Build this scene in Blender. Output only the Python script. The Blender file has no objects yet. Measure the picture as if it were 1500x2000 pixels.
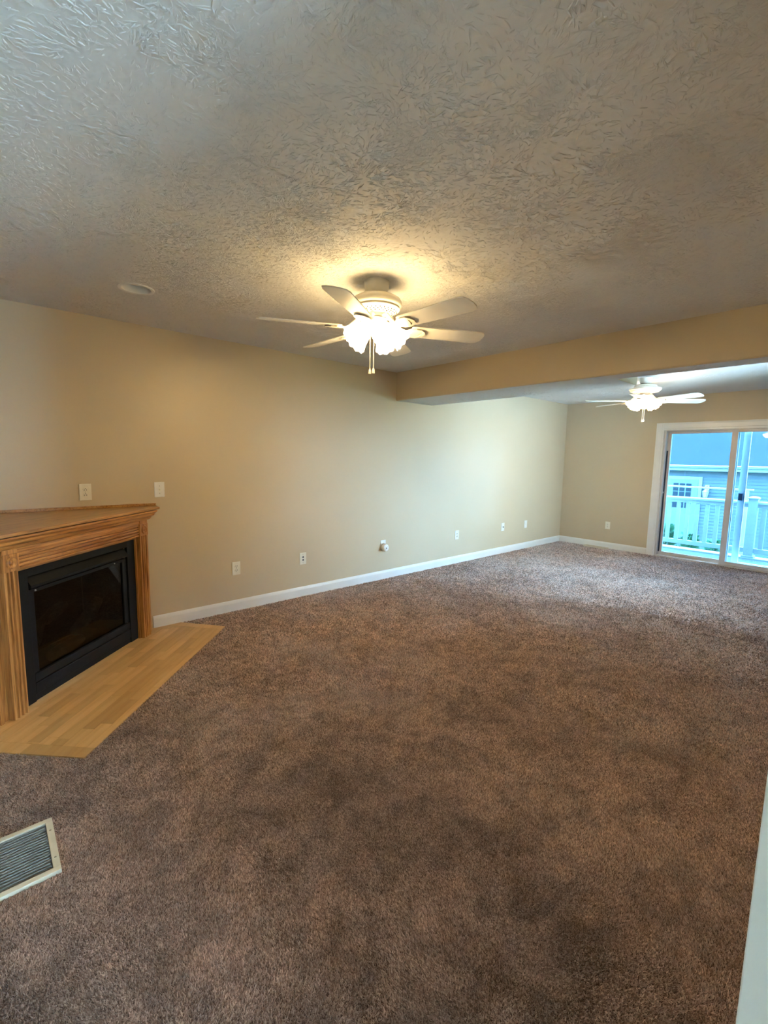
import bpy, bmesh, math, random
import numpy as np
from mathutils import Vector, Matrix
random.seed(7)
rng = np.random.default_rng(7)
D = bpy.data
SC = bpy.context.scene
COL = SC.collection
PI = math.pi

# ------------------------------------------------------------------ room size
W, L, H = 4.029, 7.869, 2.44        # long wall y, sliding door wall x, ceiling height
XN = -0.16                          # wall behind the fireplace corner
YR = 0.060                          # right-hand wall of the room
CAM = Vector((0, 0, 1.4483))

# ------------------------------------------------------------------ camera
cd = D.cameras.new('camera'); cam = D.objects.new('camera', cd); COL.objects.link(cam)
cd.sensor_fit = 'HORIZONTAL'; cd.sensor_width = 36.0; cd.lens = 888.1 * 36 / 1500
cd.clip_start = 0.02; cd.clip_end = 200
_r = Vector((0.74996874, -0.66123783, 0.01764738)); _u = Vector((0.06532286, 0.10058425, 0.99278182)); _f = Vector((0.65823994, 0.74340255, -0.11862899))
M4 = Matrix(((_r.x, _u.x, -_f.x, CAM.x), (_r.y, _u.y, -_f.y, CAM.y), (_r.z, _u.z, -_f.z, CAM.z), (0, 0, 0, 1)))
cam.matrix_world = M4
SC.camera = cam

# ------------------------------------------------------------------ sky light and exposure
SKY_STRENGTH = 15.0
SKY_COLOR = (0.53, 0.78, 1.0, 1)
LAMP_STRENGTH = 7.5      # frosted shades
BULB_STRENGTH = 250.0
LAMP_COLOR = (1.0, 0.71, 0.34, 1)
wd = D.worlds.new('overcast_sky'); SC.world = wd; wd.use_nodes = True
bg = wd.node_tree.nodes['Background']; bg.inputs[0].default_value = SKY_COLOR; bg.inputs[1].default_value = SKY_STRENGTH
vs = SC.view_settings
SC.display_settings.display_device = 'sRGB'
vs.view_transform = 'Standard'; vs.look = 'None'; vs.gamma = 1.0; vs.use_curve_mapping = False
vs.exposure = 2.15
SC.cycles.use_denoising = True
SC.cycles.time_limit = 1100
SC.cycles.max_bounces = 6
SC.cycles.diffuse_bounces = 3
SC.cycles.use_light_tree = False
SC.cycles.use_adaptive_sampling = True; SC.cycles.adaptive_threshold = 0.1
SC.cycles.transparent_max_bounces = 16
SC.cycles.sample_clamp_indirect = 8.0
SC.cycles.caustics_reflective = False; SC.cycles.caustics_refractive = False

# ------------------------------------------------------------------ materials
class NT:
    def __init__(s, name):
        s.m = D.materials.new(name); s.m.use_nodes = True; s.t = s.m.node_tree
        s.b = s.t.nodes['Principled BSDF']; s.out = s.t.nodes['Material Output']
    def n(s, kind, **kw):
        x = s.t.nodes.new(kind)
        for k, v in kw.items(): setattr(x, k, v)
        return x
    def l(s, a, b): s.t.links.new(a, b)
    def val(s, sock, v):
        if hasattr(v, 'is_output'): s.l(v, sock)
        else: sock.default_value = v
    def math(s, op, a, b=0.0, c=None):
        x = s.n('ShaderNodeMath', operation=op); s.val(x.inputs[0], a); s.val(x.inputs[1], b)
        if c is not None: s.val(x.inputs[2], c)
        return x.outputs[0]
    def coord(s, kind='Object', scale=(1, 1, 1), rot=(0, 0, 0)):
        tc = s.n('ShaderNodeTexCoord'); mp = s.n('ShaderNodeMapping'); s.l(tc.outputs[kind], mp.inputs[0])
        mp.inputs['Scale'].default_value = scale; mp.inputs['Rotation'].default_value = rot
        return mp.outputs[0]
    def noise(s, vec, scale=5, detail=2, rough=0.5, dist=0.0):
        x = s.n('ShaderNodeTexNoise'); s.l(vec, x.inputs['Vector']); x.inputs['Scale'].default_value = scale
        x.inputs['Detail'].default_value = detail; x.inputs['Roughness'].default_value = rough; x.inputs['Distortion'].default_value = dist
        return x
    def ramp(s, fac, stops):
        x = s.n('ShaderNodeValToRGB'); s.l(fac, x.inputs[0]); e = x.color_ramp.elements
        while len(e) < len(stops): e.new(0.5)
        for i, (p, c) in enumerate(stops): e[i].position = p; e[i].color = c if len(c) == 4 else (*c, 1)
        return x.outputs[0]
    def mix(s, fac, a, b, blend='MIX'):
        x = s.n('ShaderNodeMix', data_type='RGBA', blend_type=blend)
        s.val(x.inputs[0], fac); s.val(x.inputs[6], a); s.val(x.inputs[7], b)
        return x.outputs[2]
    def bump(s, h, strength=0.3, dist=0.01):
        x = s.n('ShaderNodeBump'); s.l(h, x.inputs['Height']); x.inputs['Strength'].default_value = strength; x.inputs['Distance'].default_value = dist
        s.l(x.outputs[0], s.b.inputs['Normal']); return x
    def base(s, c, rough=0.5, spec=0.5, metal=0.0):
        s.val(s.b.inputs['Base Color'], c if hasattr(c, 'is_output') else ((*c, 1) if len(c) == 3 else c))
        s.b.inputs['Roughness'].default_value = rough; s.b.inputs['Specular IOR Level'].default_value = spec; s.b.inputs['Metallic'].default_value = metal

MAT = {}
def plain(name, c, rough=0.5, spec=0.5, metal=0.0, var=0.06, scale=30):
    """plain painted / moulded surface with a trace of tone variation"""
    t = NT(name); v = t.coord(); nz = t.noise(v, scale, 1)
    lo = tuple(x * (1 - var) for x in c); hi = tuple(min(1, x * (1 + var)) for x in c)
    t.base(t.ramp(nz.outputs[0], [(0.3, lo), (0.7, hi)]), rough, spec, metal)
    MAT[name] = t.m; return t

def mat_wall():
    t = NT('beige_wall_paint'); v = t.coord()
    n1 = t.noise(v, 1.3, 1)
    t.base(t.ramp(n1.outputs[0], [(0.3, (0.595, 0.495, 0.345)), (0.7, (0.625, 0.52, 0.365))]), 0.42, 0.35)
    MAT['wall'] = t.m
mat_wall()

def mat_ceiling():
    t = NT('plaster_ceiling'); v = t.coord()
    fine = t.noise(v, 60, 0)
    t.base((0.72, 0.715, 0.70), 0.75, 0.2)
    t.bump(fine.outputs[0], 0.35, 0.006)
    MAT['ceiling'] = t.m
mat_ceiling()

def mat_oak(name, axis, dark=(0.16, 0.056, 0.014), mid=(0.47, 0.21, 0.058), light=(0.66, 0.335, 0.105), rough=0.32):
    t = NT(name)
    s = [26.0, 26.0, 26.0]; s[axis] = 1.5
    v = t.coord('Object', tuple(s))
    n1 = t.noise(v, 1.0, 5, 0.62, 0.9)
    s2 = [150.0, 150.0, 150.0]; s2[axis] = 5.0
    n2 = t.noise(t.coord('Object', tuple(s2)), 1.0, 2)
    c = t.ramp(n1.outputs[0], [(0.30, dark), (0.47, mid), (0.68, light)])
    c = t.mix(0.8, c, t.ramp(n2.outputs[0], [(0.34, (0.45, 0.36, 0.26)), (0.5, (1, 1, 1))]), 'MULTIPLY')
    t.base(c, rough, 0.5); t.bump(n2.outputs[0], 0.15, 0.002)
    MAT[name] = t.m
mat_oak('oak_x', 0); mat_oak('oak_z', 2)
mat_oak('oak_shelf', 0, (0.33, 0.155, 0.045), (0.45, 0.235, 0.075), (0.51, 0.285, 0.10), 0.28)

def mat_plank():
    t = NT('maple_plank')
    v = t.coord('Object', (2.2, 22, 22))
    n1 = t.noise(v, 1.0, 5, 0.6, 0.6)
    oi = t.n('ShaderNodeObjectInfo')
    c = t.ramp(n1.outputs[0], [(0.25, (0.50, 0.285, 0.105)), (0.5, (0.60, 0.37, 0.15)), (0.75, (0.66, 0.43, 0.19))])
    tone = t.ramp(oi.outputs['Random'], [(0.0, (0.86, 0.82, 0.76)), (0.5, (1.06, 1.05, 1.03)), (1.0, (1.22, 1.22, 1.24))])
    t.base(t.mix(1.0, c, tone, 'MULTIPLY'), 0.30, 0.5)
    MAT['plank'] = t.m
mat_plank()

def mat_carpet(name, pile):
    t = NT(name); v = t.coord('Object')
    n1 = t.noise(v, 4.2, 2, 0.6, 1.2); n2 = t.noise(v, 12.0, 1, 0.5)
    if pile:
        at = t.n('ShaderNodeAttribute', attribute_name='tone'); tone = at.outputs['Fac']
    else:
        tone = t.noise(v, 130, 2).outputs[0]
    c = t.ramp(tone, [(0.0, (0.075, 0.041, 0.031)), (0.45, (0.33, 0.212, 0.168)), (1.0, (0.79, 0.595, 0.505))])
    lay = t.math('ADD', t.math('MULTIPLY', n1.outputs[0], 0.6), t.math('MULTIPLY', n2.outputs[0], 0.4))
    m = t.ramp(lay, [(0.38, (0.70, 0.695, 0.70)), (0.5, (1.0, 1.0, 1.0)), (0.62, (1.26, 1.26, 1.26))])
    t.base(t.mix(1.0, c, m, 'MULTIPLY'), 0.95, 0.05)
    t.b.inputs['Sheen Weight'].default_value = 0.8; t.b.inputs['Sheen Roughness'].default_value = 0.45
    if not pile: t.bump(tone, 0.8, 0.01)
    MAT[name] = t.m
mat_carpet('carpet_base', False); mat_carpet('carpet_yarn', True)

plain('trim_white', (0.80, 0.80, 0.78), 0.35, 0.5, var=0.02, scale=6)
plain('door_vinyl', (0.62, 0.58, 0.55), 0.4, 0.4, var=0.02, scale=6)
plain('plate_ivory', (0.80, 0.77, 0.66), 0.35, 0.5, var=0.02)
plain('plate_white', (0.80, 0.80, 0.78), 0.35, 0.5, var=0.02)
plain('slot_dark', (0.03, 0.03, 0.03), 0.6, 0.3)
plain('brass_dull', (0.35, 0.30, 0.22), 0.4, 0.5, 0.7)
plain('fan_enamel', (0.66, 0.62, 0.53), 0.35, 0.5, var=0.02)
plain('fan_blade', (0.86, 0.83, 0.74), 0.45, 0.4, var=0.03, scale=8)
plain('black_metal', (0.0065, 0.0075, 0.009), 0.5, 0.18, var=0.15, scale=60)
plain('firebox_dark', (0.006, 0.0055, 0.005), 0.9, 0.1, var=0.2)
plain('ceramic_log', (0.50, 0.42, 0.33), 0.9, 0.1, var=0.5, scale=25)
plain('steel_grey', (0.42, 0.42, 0.43), 0.35, 0.5, 0.6)
plain('register_cream', (0.66, 0.60, 0.47), 0.45, 0.4, var=0.06, scale=15)
plain('slat_grey', (0.17, 0.165, 0.15), 0.45, 0.5, 0.2, var=0.1, scale=12)
plain('duct_dark', (0.02, 0.02, 0.02), 0.8, 0.2)
plain('screen_frame', (0.80, 0.82, 0.82), 0.4, 0.4, var=0.02, scale=4)
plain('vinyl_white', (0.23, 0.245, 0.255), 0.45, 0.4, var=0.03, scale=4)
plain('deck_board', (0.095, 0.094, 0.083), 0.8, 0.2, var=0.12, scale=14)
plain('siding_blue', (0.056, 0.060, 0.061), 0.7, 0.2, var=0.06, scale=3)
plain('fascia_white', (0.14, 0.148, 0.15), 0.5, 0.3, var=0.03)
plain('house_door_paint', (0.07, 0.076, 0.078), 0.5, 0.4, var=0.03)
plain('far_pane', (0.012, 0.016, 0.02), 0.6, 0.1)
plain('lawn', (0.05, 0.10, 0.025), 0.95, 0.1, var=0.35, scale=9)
plain('leaf_green', (0.03, 0.095, 0.04), 0.6, 0.3, var=0.4, scale=20)
plain('stem_brown', (0.12, 0.08, 0.05), 0.8, 0.2)
plain('latch_dark', (0.015, 0.03, 0.06), 0.5, 0.4)
plain('kitchen_floor', (0.72, 0.69, 0.64), 0.4, 0.4, var=0.1, scale=5)
plain('can_baffle', (0.72, 0.71, 0.68), 0.4, 0.4, var=0.02)
plain('bulb_frost', (0.70, 0.68, 0.62), 0.5, 0.4, var=0.02)

def mat_shingle():
    t = NT('roof_shingle'); v = t.coord('Object', (1.2, 7, 7))
    n1 = t.noise(v, 1.0, 3)
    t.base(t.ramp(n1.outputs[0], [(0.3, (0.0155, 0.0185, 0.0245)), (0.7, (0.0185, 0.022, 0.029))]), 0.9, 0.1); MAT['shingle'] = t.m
mat_shingle()

def mat_glass(name, tint, refl=1.0):
    t = NT(name); t.t.nodes.remove(t.b)
    tr = t.n('ShaderNodeBsdfTransparent'); tr.inputs[0].default_value = (*tint, 1)
    gl = t.n('ShaderNodeBsdfGlossy'); gl.inputs['Roughness'].default_value = 0.0; gl.inputs[0].default_value = (1, 1, 1, 1)
    fr = t.n('ShaderNodeFresnel'); fr.inputs[0].default_value = 1.45
    mx = t.n('ShaderNodeMixShader'); t.l(t.math('MULTIPLY', fr.outputs[0], refl), mx.inputs[0]); t.l(tr.outputs[0], mx.inputs[1]); t.l(gl.outputs[0], mx.inputs[2])
    t.l(mx.outputs[0], t.out.inputs[0]); MAT[name] = t.m
mat_glass('clear_glass', (0.96, 0.98, 0.98)); mat_glass('patio_glass', (0.44, 0.67, 0.83)); mat_glass('smoked_glass', (0.27, 0.27, 0.28), 0.35)

def mat_shade():
    """frosted glass of a lamp that is switched on"""
    t = NT('lit_frosted_glass')
    t.base((0.85, 0.82, 0.74), 0.4, 0.4)
    t.b.inputs['Emission Color'].default_value = LAMP_COLOR
    t.b.inputs['Emission Strength'].default_value = LAMP_STRENGTH
    MAT['shade'] = t.m
mat_shade()
for nm_, st_ in (('lit_bulb', BULB_STRENGTH), ('lit_bulb_low_watt', BULB_STRENGTH * 0.5), ('shade_low_watt', LAMP_STRENGTH * 0.6)):
    t_ = NT(nm_); t_.base((0.85, 0.82, 0.74), 0.4, 0.4); t_.b.inputs['Emission Color'].default_value = LAMP_COLOR; t_.b.inputs['Emission Strength'].default_value = st_; MAT[nm_] = t_.m

# ------------------------------------------------------------------ mesh helpers
class MB:
    def __init__(s): s.v = []; s.f = []; s.mi = []
    def add(s, vs, fs, mi=0):
        o = len(s.v); s.v += [tuple(x) for x in vs]; s.f += [tuple(i + o for i in f) for f in fs]; s.mi += [mi] * len(fs); return s
    def box(s, a, b, mi=0):
        x0, y0, z0 = a; x1, y1, z1 = b
        return s.add([(x0, y0, z0), (x1, y0, z0), (x1, y1, z0), (x0, y1, z0), (x0, y0, z1), (x1, y0, z1), (x1, y1, z1), (x0, y1, z1)],
                     [(0, 3, 2, 1), (4, 5, 6, 7), (0, 1, 5, 4), (1, 2, 6, 5), (2, 3, 7, 6), (3, 0, 4, 7)], mi)
    def prism(s, poly, z0, z1, mi=0):
        n = len(poly)
        return s.add([(x, y, z0) for x, y in poly] + [(x, y, z1) for x, y in poly],
                     [tuple(range(n - 1, -1, -1)), tuple(range(n, 2 * n))] + [(i, (i + 1) % n, n + (i + 1) % n, n + i) for i in range(n)], mi)
    def sweep(s, prof, a, b, U, V, mi=0):
        """closed 2-D profile (u,v) swept from a to b"""
        a, b, U, V = Vector(a), Vector(b), Vector(U), Vector(V); n = len(prof)
        return s.add([a + U * p[0] + V * p[1] for p in prof] + [b + U * p[0] + V * p[1] for p in prof],
                     [tuple(range(n - 1, -1, -1)), tuple(range(n, 2 * n))] + [(i, (i + 1) % n, n + (i + 1) % n, n + i) for i in range(n)], mi)
    def lathe(s, prof, o=(0, 0, 0), axis=(0, 0, 1), seg=32, mod=None, mi=0, close=False):
        o, ax = Vector(o), Vector(axis).normalized(); t = Vector((1, 0, 0)) if abs(ax.x) < 0.9 else Vector((0, 1, 0))
        e1 = ax.cross(t).normalized(); e2 = ax.cross(e1); vs = []; fs = []
        for k, (r, h) in enumerate(prof):
            for i in range(seg):
                th = 2 * PI * i / seg; rr, hh = (r, h) if mod is None else mod(k, th, r, h)
                vs.append(o + ax * hh + (e1 * math.cos(th) + e2 * math.sin(th)) * rr)
        m = len(prof)
        for k in range(m - 1 + (1 if close else 0)):
            for i in range(seg):
                j = (i + 1) % seg; k2 = (k + 1) % m
                fs.append((k * seg + i, k * seg + j, k2 * seg + j, k2 * seg + i))
        if not close:
            fs.append(tuple(range(seg - 1, -1, -1))); fs.append(tuple((m - 1) * seg + i for i in range(seg)))
        return s.add(vs, fs, mi)
    def tube(s, pts, r, seg=8, mi=0):
        pts = [Vector(p) for p in pts]; vs = []; fs = []
        for k, p in enumerate(pts):
            d = (pts[min(k + 1, len(pts) - 1)] - pts[max(k - 1, 0)]).normalized(); t = Vector((0, 0, 1)) if abs(d.z) < 0.9 else Vector((1, 0, 0))
            e1 = d.cross(t).normalized(); e2 = d.cross(e1); rr = r[k] if isinstance(r, (list, tuple)) else r
            for i in range(seg):
                th = 2 * PI * i / seg; vs.append(p + (e1 * math.cos(th) + e2 * math.sin(th)) * rr)
        for k in range(len(pts) - 1):
            for i in range(seg):
                j = (i + 1) % seg; fs.append((k * seg + i, k * seg + j, (k + 1) * seg + j, (k + 1) * seg + i))
        fs.append(tuple(range(seg - 1, -1, -1))); fs.append(tuple((len(pts) - 1) * seg + i for i in range(seg)))
        return s.add(vs, fs, mi)
    def holed(s, outer, holes, z0, z1, mi=0):
        """flat plate with holes, thickness z0..z1"""
        bm = bmesh.new(); loops = [outer] + holes; edges = []
        for lp in loops:
            vv = [bm.verts.new((x, y, z1)) for x, y in lp]; edges += [bm.edges.new((vv[i], vv[(i + 1) % len(vv)])) for i in range(len(vv))]
        bmesh.ops.triangle_fill(bm, use_beauty=True, edges=edges, normal=(0, 0, 1))
        bm.verts.index_update(); V = [v.co.copy() for v in bm.verts]; F = [tuple(v.index for v in f.verts) for f in bm.faces]; bm.free()
        n = len(V)
        s.add(V + [Vector((q.x, q.y, z0)) for q in V], F + [tuple(reversed([i + n for i in f])) for f in F], mi)
        for lp in loops:
            m = len(lp); s.add([(x, y, z0) for x, y in lp] + [(x, y, z1) for x, y in lp], [(i, (i + 1) % m, m + (i + 1) % m, m + i) for i in range(m)], mi)
        return s
    def mesh(s, name, mats, smooth=False, bevel=0.0):
        me = D.meshes.new(name); me.from_pydata(s.v, [], s.f); me.update()
        for m in mats: me.materials.append(MAT[m])
        me.polygons.foreach_set('material_index', s.mi)
        bm = bmesh.new(); bm.from_mesh(me)
        bmesh.ops.remove_doubles(bm, verts=bm.verts, dist=1e-6)
        bmesh.ops.recalc_face_normals(bm, faces=bm.faces)
        if bevel > 0:
            es = [e for e in bm.edges if len(e.link_faces) == 2 and e.calc_face_angle(0) > 0.6]
            bmesh.ops.bevel(bm, geom=es, offset=bevel, segments=2, affect='EDGES', profile=0.6, clamp_overlap=True)
        bm.to_mesh(me); bm.free()
        if smooth:
            me.polygons.foreach_set('use_smooth', [True] * len(me.polygons)); me.set_sharp_from_angle(angle=0.7)
        return me
    def build(s, name, mats, parent=None, smooth=False, bevel=0.0, loc=None):
        if isinstance(mats, str): mats = [mats]
        o = D.objects.new(name, s.mesh(name, mats, smooth, bevel)); COL.objects.link(o)
        if parent: o.parent = parent
        if loc: o.location = loc
        return o

def tag(o, label=None, cat=None, group=None, kind=None):
    if label: o['label'] = label
    if cat: o['category'] = cat
    if group: o['group'] = group
    if kind: o['kind'] = kind
    return o
def thing(name, label, cat, loc=(0, 0, 0), rz=0.0, group=None, kind=None):
    o = D.objects.new(name, None); o.empty_display_size = 0.1; COL.objects.link(o); o.location = loc; o.rotation_euler = (0, 0, rz)
    return tag(o, label, cat, group, kind)
def share(name, me, parent, loc=(0, 0, 0), rot=(0, 0, 0)):
    o = D.objects.new(name, me); COL.objects.link(o); o.parent = parent; o.location = loc; o.rotation_euler = rot; return o
def struct(o, label=None, cat=None): return tag(o, label, cat, None, 'structure')
def circle(cx, cy, r, n=32, a0=0): return [(cx + r * math.cos(a0 + 2 * PI * i / n), cy + r * math.sin(a0 + 2 * PI * i / n)) for i in range(n)]
def clip(poly, half):
    """clip convex polygon by half planes (nx,ny,c): keep nx*x+ny*y<=c"""
    for nx, ny, c in half:
        out = []
        for i in range(len(poly)):
            p, q = poly[i], poly[(i + 1) % len(poly)]; dp = nx * p[0] + ny * p[1] - c; dq = nx * q[0] + ny * q[1] - c
            if dp <= 0: out.append(p)
            if dp * dq < 0:
                t = dp / (dp - dq); out.append((p[0] + t * (q[0] - p[0]), p[1] + t * (q[1] - p[1])))
        poly = out
        if len(poly) < 3: return []
    return poly

# ------------------------------------------------------------------ room shell
HEARTH = [(1.206, W), (1.476, 3.686), (0.281, 2.451), (XN, 2.900)]       # hearth outline, wall to wall
VENT = (-0.135, 1.800, 0.120, 2.100)                                      # return air grille in the carpet
REG = (7.735, 3.135, 7.850, 3.520)                                        # register by the far wall
CAN = (0.778, 3.184)
ZC = -0.012                                                               # carpet backing height

YS = 2.72                           # the wall by the fireplace is only a short stub; the room goes on to the left of it
fl = MB().holed([(-1.3, 0.98), (-1.3, YS), (XN, YS), (XN, 2.900), (0.281, 2.451), (1.476, 3.686), (1.206, W), (L, W), (L, YR), (0.75, YR), (0.75, -0.035), (XN, -0.035), (XN, 0.98)],
                [[(VENT[0], VENT[1]), (VENT[2], VENT[1]), (VENT[2], VENT[3]), (VENT[0], VENT[3])],
                 [(REG[0], REG[1]), (REG[2], REG[1]), (REG[2], REG[3]), (REG[0], REG[3])]], -0.12, ZC)
struct(fl.build('floor', 'carpet_base'), 'brown plush carpeted living room floor', 'floor')
kf = MB().box((-3.1, -3.3, -0.12), (3.6, -0.035, -0.004)).box((-3.1, -0.035, -0.12), (XN, 0.98, -0.004)).box((-3.1, 0.98, -0.12), (-1.3, YS, -0.004))
struct(kf.build('floor_kitchen', 'kitchen_floor'), 'pale floor of the room behind the camera', 'floor')
ce = MB().holed([(-3.1, -3.3), (L + 0.15, -3.3), (L + 0.15, W + 0.12), (-3.1, W + 0.12)], [circle(CAN[0], CAN[1], 0.082, 40)], H, H + 0.06)
ce.box((-3.1, -3.3, H + 0.2), (L + 0.15, W + 0.12, H + 0.26))
ceil_o = struct(ce.build('ceiling', 'ceiling'), 'white ceiling with stomped plaster texture', 'ceiling')
def plaster_ridges(parent, region, n_stomp, dens, seed, z0):
    """stomp-brush texture: short raised plaster ridges fanning out of every brush mark"""
    r = np.random.default_rng(seed); x0, y0, x1, y1 = region; N = n_stomp * dens; S = np.repeat(np.arange(n_stomp), dens)
    cx, cy, R, a0, spread = (v[S] for v in (r.uniform(x0, x1, n_stomp), r.uniform(y0, y1, n_stomp), r.uniform(0.13, 0.28, n_stomp), r.uniform(0, 2 * PI, n_stomp), r.uniform(1.6, 2 * PI, n_stomp)))
    a = a0 + r.uniform(-0.5, 0.5, N) * spread; d = R * r.uniform(0.12, 1.0, N); ln = r.uniform(0.009, 0.038, N); wd = r.uniform(0.0015, 0.0034, N); hh = r.uniform(0.0013, 0.0034, N)
    bend = r.normal(0, 0.5, N); aa = a + r.normal(0, 0.25, N); px, py = cx + np.cos(a) * d, cy + np.sin(a) * d; m = 3; V = np.zeros((N, (m + 1) * 3, 3))
    for i in range(m + 1):
        t = i / m; e = (1 - (2 * t - 1) ** 2) ** 0.5 if 0 < t < 1 else 0.12
        ang = aa + bend * (t - 0.5); nx, ny = -np.sin(ang), np.cos(ang); w = wd * (0.35 + 0.65 * e) * r.uniform(0.75, 1.25, N)
        V[:, i * 3] = np.stack([px + nx * w, py + ny * w, np.full(N, z0 + 0.0002)], 1); V[:, i * 3 + 1] = np.stack([px, py, z0 - hh * e], 1); V[:, i * 3 + 2] = np.stack([px - nx * w, py - ny * w, np.full(N, z0 + 0.0002)], 1)
        px = px + np.cos(ang) * ln / m; py = py + np.sin(ang) * ln / m
    ok = ((V[:, :, 0] > x0) & (V[:, :, 0] < x1) & (V[:, :, 1] > y0) & (V[:, :, 1] < y1) & (np.hypot(V[:, :, 0] - CAN[0], V[:, :, 1] - CAN[1]) > 0.105)).all(1)
    V = V[ok]; N = len(V); q = np.array([[b, b + 3, b + 4, b + 1] for b in range(0, 3 * m, 3)] + [[b + 1, b + 4, b + 5, b + 2] for b in range(0, 3 * m, 3)])
    F = (np.arange(N)[:, None, None] * ((m + 1) * 3) + q[None]).reshape(-1, 4).tolist(); V = V.reshape(-1, 3)
    me = D.meshes.new('plaster_ridges'); me.from_pydata(V.tolist(), [], F); me.update(); me.polygons.foreach_set('use_smooth', [True] * len(F))
    me.materials.append(MAT['ceiling']); o = D.objects.new('plaster_ridges', me); COL.objects.link(o); o.parent = parent; o['kind'] = 'stuff'; return len(F)
print('ridge faces', plaster_ridges(ceil_o, (-0.6, 0.0, 3.72, W), 1020, 92, 11, H), plaster_ridges(ceil_o, (4.37, YR, L, W), 180, 45, 12, H))
struct(MB().box((XN - 0.12, W, -0.12), (L + 0.15, W + 0.12, H)).build('wall_left', 'wall'), 'long beige wall with the outlets', 'wall')
struct(MB().box((XN - 0.12, YS, -0.12), (XN, W, H)).build('wall_near', 'wall'), 'beige wall left of the fireplace', 'wall')
# door wall with the slider opening
DY0, DY1, DZ = 0.62, 2.452, 1.935
wf = MB().box((L, DY1, -0.12), (L + 0.15, W, H)).box((L, -3.3, -0.12), (L + 0.15, DY0, H)).box((L, DY0, DZ), (L + 0.15, DY1, H)).box((L, DY0, -0.3), (L + 0.15, DY1, -0.012))
struct(wf.build('wall_far', 'wall'), 'beige wall around the sliding glass door', 'wall')
# right-hand wall ends beside the camera
RX0, RX1, RZ0, RZ1 = 4.9, 6.1, 0.55, 2.05  # opening for an unseen window, added to bring more daylight to the far end
wr = MB().box((0.75, -0.035, -0.12), (RX0, YR, H)).box((RX1, -0.035, -0.12), (L, YR, H)).box((RX0, -0.035, -0.12), (RX1, YR, RZ0)).box((RX0, -0.035, RZ1), (RX1, YR, H))
struct(wr.build('wall_right', 'wall'), 'beige wall on the right ending beside the camera', 'wall')
# room behind the camera, with its windows
KW = [(0.85, 3.45), (-3.0, -0.3)]            # window in the back wall (x range) and in the side wall (y range)
wb = MB().box((-3.1, -3.3, -0.12), (KW[0][0], -3.18, H)).box((KW[0][1], -3.3, -0.12), (3.6, -3.18, H)).box((KW[0][0], -3.3, -0.12), (KW[0][1], -3.18, 0.25)).box((KW[0][0], -3.3, 2.25), (KW[0][1], -3.18, H))
struct(wb.build('wall_back', 'wall'), 'beige window wall behind the camera', 'wall')
struct(MB().box((-3.22, -3.3, -0.12), (-3.1, YS + 0.12, H)).box((-3.1, YS, -0.12), (XN - 0.12, YS + 0.12, H)).build('wall_kitchen_left', 'wall'), 'beige walls of the room behind the camera', 'wall')
struct(MB().box((3.6, -3.3, -0.12), (3.72, KW[1][0], H)).box((3.6, KW[1][1], -0.12), (3.72, -0.035, H)).box((3.6, KW[1][0], -0.12), (3.72, KW[1][1], 0.25)).box((3.6, KW[1][0], 2.25), (3.72, KW[1][1], H)).build('wall_kitchen_right', 'wall'), 'beige side wall behind the camera', 'wall')
for i, (xw, yw, zw, w_, hw_, rz_) in enumerate([(KW[0][0], -3.24, 0.25, KW[0][1] - KW[0][0], 2.0, 0.0), (3.66, KW[1][0], 0.25, KW[1][1] - KW[1][0], 2.0, PI / 2), (RX0, 0.012, RZ0, RX1 - RX0, RZ1 - RZ0, 0.0)]):
    wn = thing('window_%d' % (i + 1), None, None, (xw, yw, zw), rz_, kind='structure')  # the last one is the added right-wall daylight window
    fr = MB()
    fr.box((0, -0.05, 0), (w_, 0.05, 0.05)).box((0, -0.05, hw_ - 0.05), (w_, 0.05, hw_)).box((0, -0.05, 0.05), (0.05, 0.05, hw_ - 0.05)).box((w_ - 0.05, -0.05, 0.05), (w_, 0.05, hw_ - 0.05)).box((w_ / 2 - 0.03, -0.04, 0.05), (w_ / 2 + 0.03, 0.04, hw_ - 0.05))
    fr.build('window_frame', 'trim_white', wn)
    MB().box((0.05, -0.004, 0.05), (w_ - 0.05, 0.004, hw_ - 0.05)).build('pane', 'clear_glass', wn)

# beam: full-width header plus the deeper box on the long-wall side
XB, ZB = 3.726, 2.117
bm_ = MB()
r_ = 0.012
def beam_part(y0, y1, xd):
    prof = [(0, 0.323), (0, r_), (r_ * 0.3, r_ * 0.3), (r_, 0), (xd - r_, 0), (xd - r_ * 0.3, r_ * 0.3), (xd, r_), (xd, 0.323)]
    n = len(prof); a = [(XB + p[0], y0, ZB + p[1]) for p in prof]; b = [(XB + p[0], y1, ZB + p[1]) for p in prof]
    o = len(bm_.v); bm_.v += a + b
    for i in range(n):
        bm_.f.append((o + i, o + (i + 1) % n, o + n + (i + 1) % n, o + n + i)); bm_.mi.append(1 if i in (3,) else 0)
    bm_.f.append(tuple(o + i for i in range(n))); bm_.mi.append(0); bm_.f.append(tuple(o + n + i for i in range(n))); bm_.mi.append(0)
beam_part(YR, 1.612, 0.222); beam_part(1.612, W, 0.636)
bo = bm_.build('ceiling_beam', ['wall', 'ceiling'])
plaster_ridges(bo, (XB + 0.01, 1.63, XB + 0.62, W), 40, 45, 13, ZB); plaster_ridges(bo, (XB + 0.01, YR, XB + 0.21, 1.61), 9, 45, 14, ZB)
struct(bo, 'beige ceiling beam with grey textured underside between the two fans', 'beam')

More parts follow.
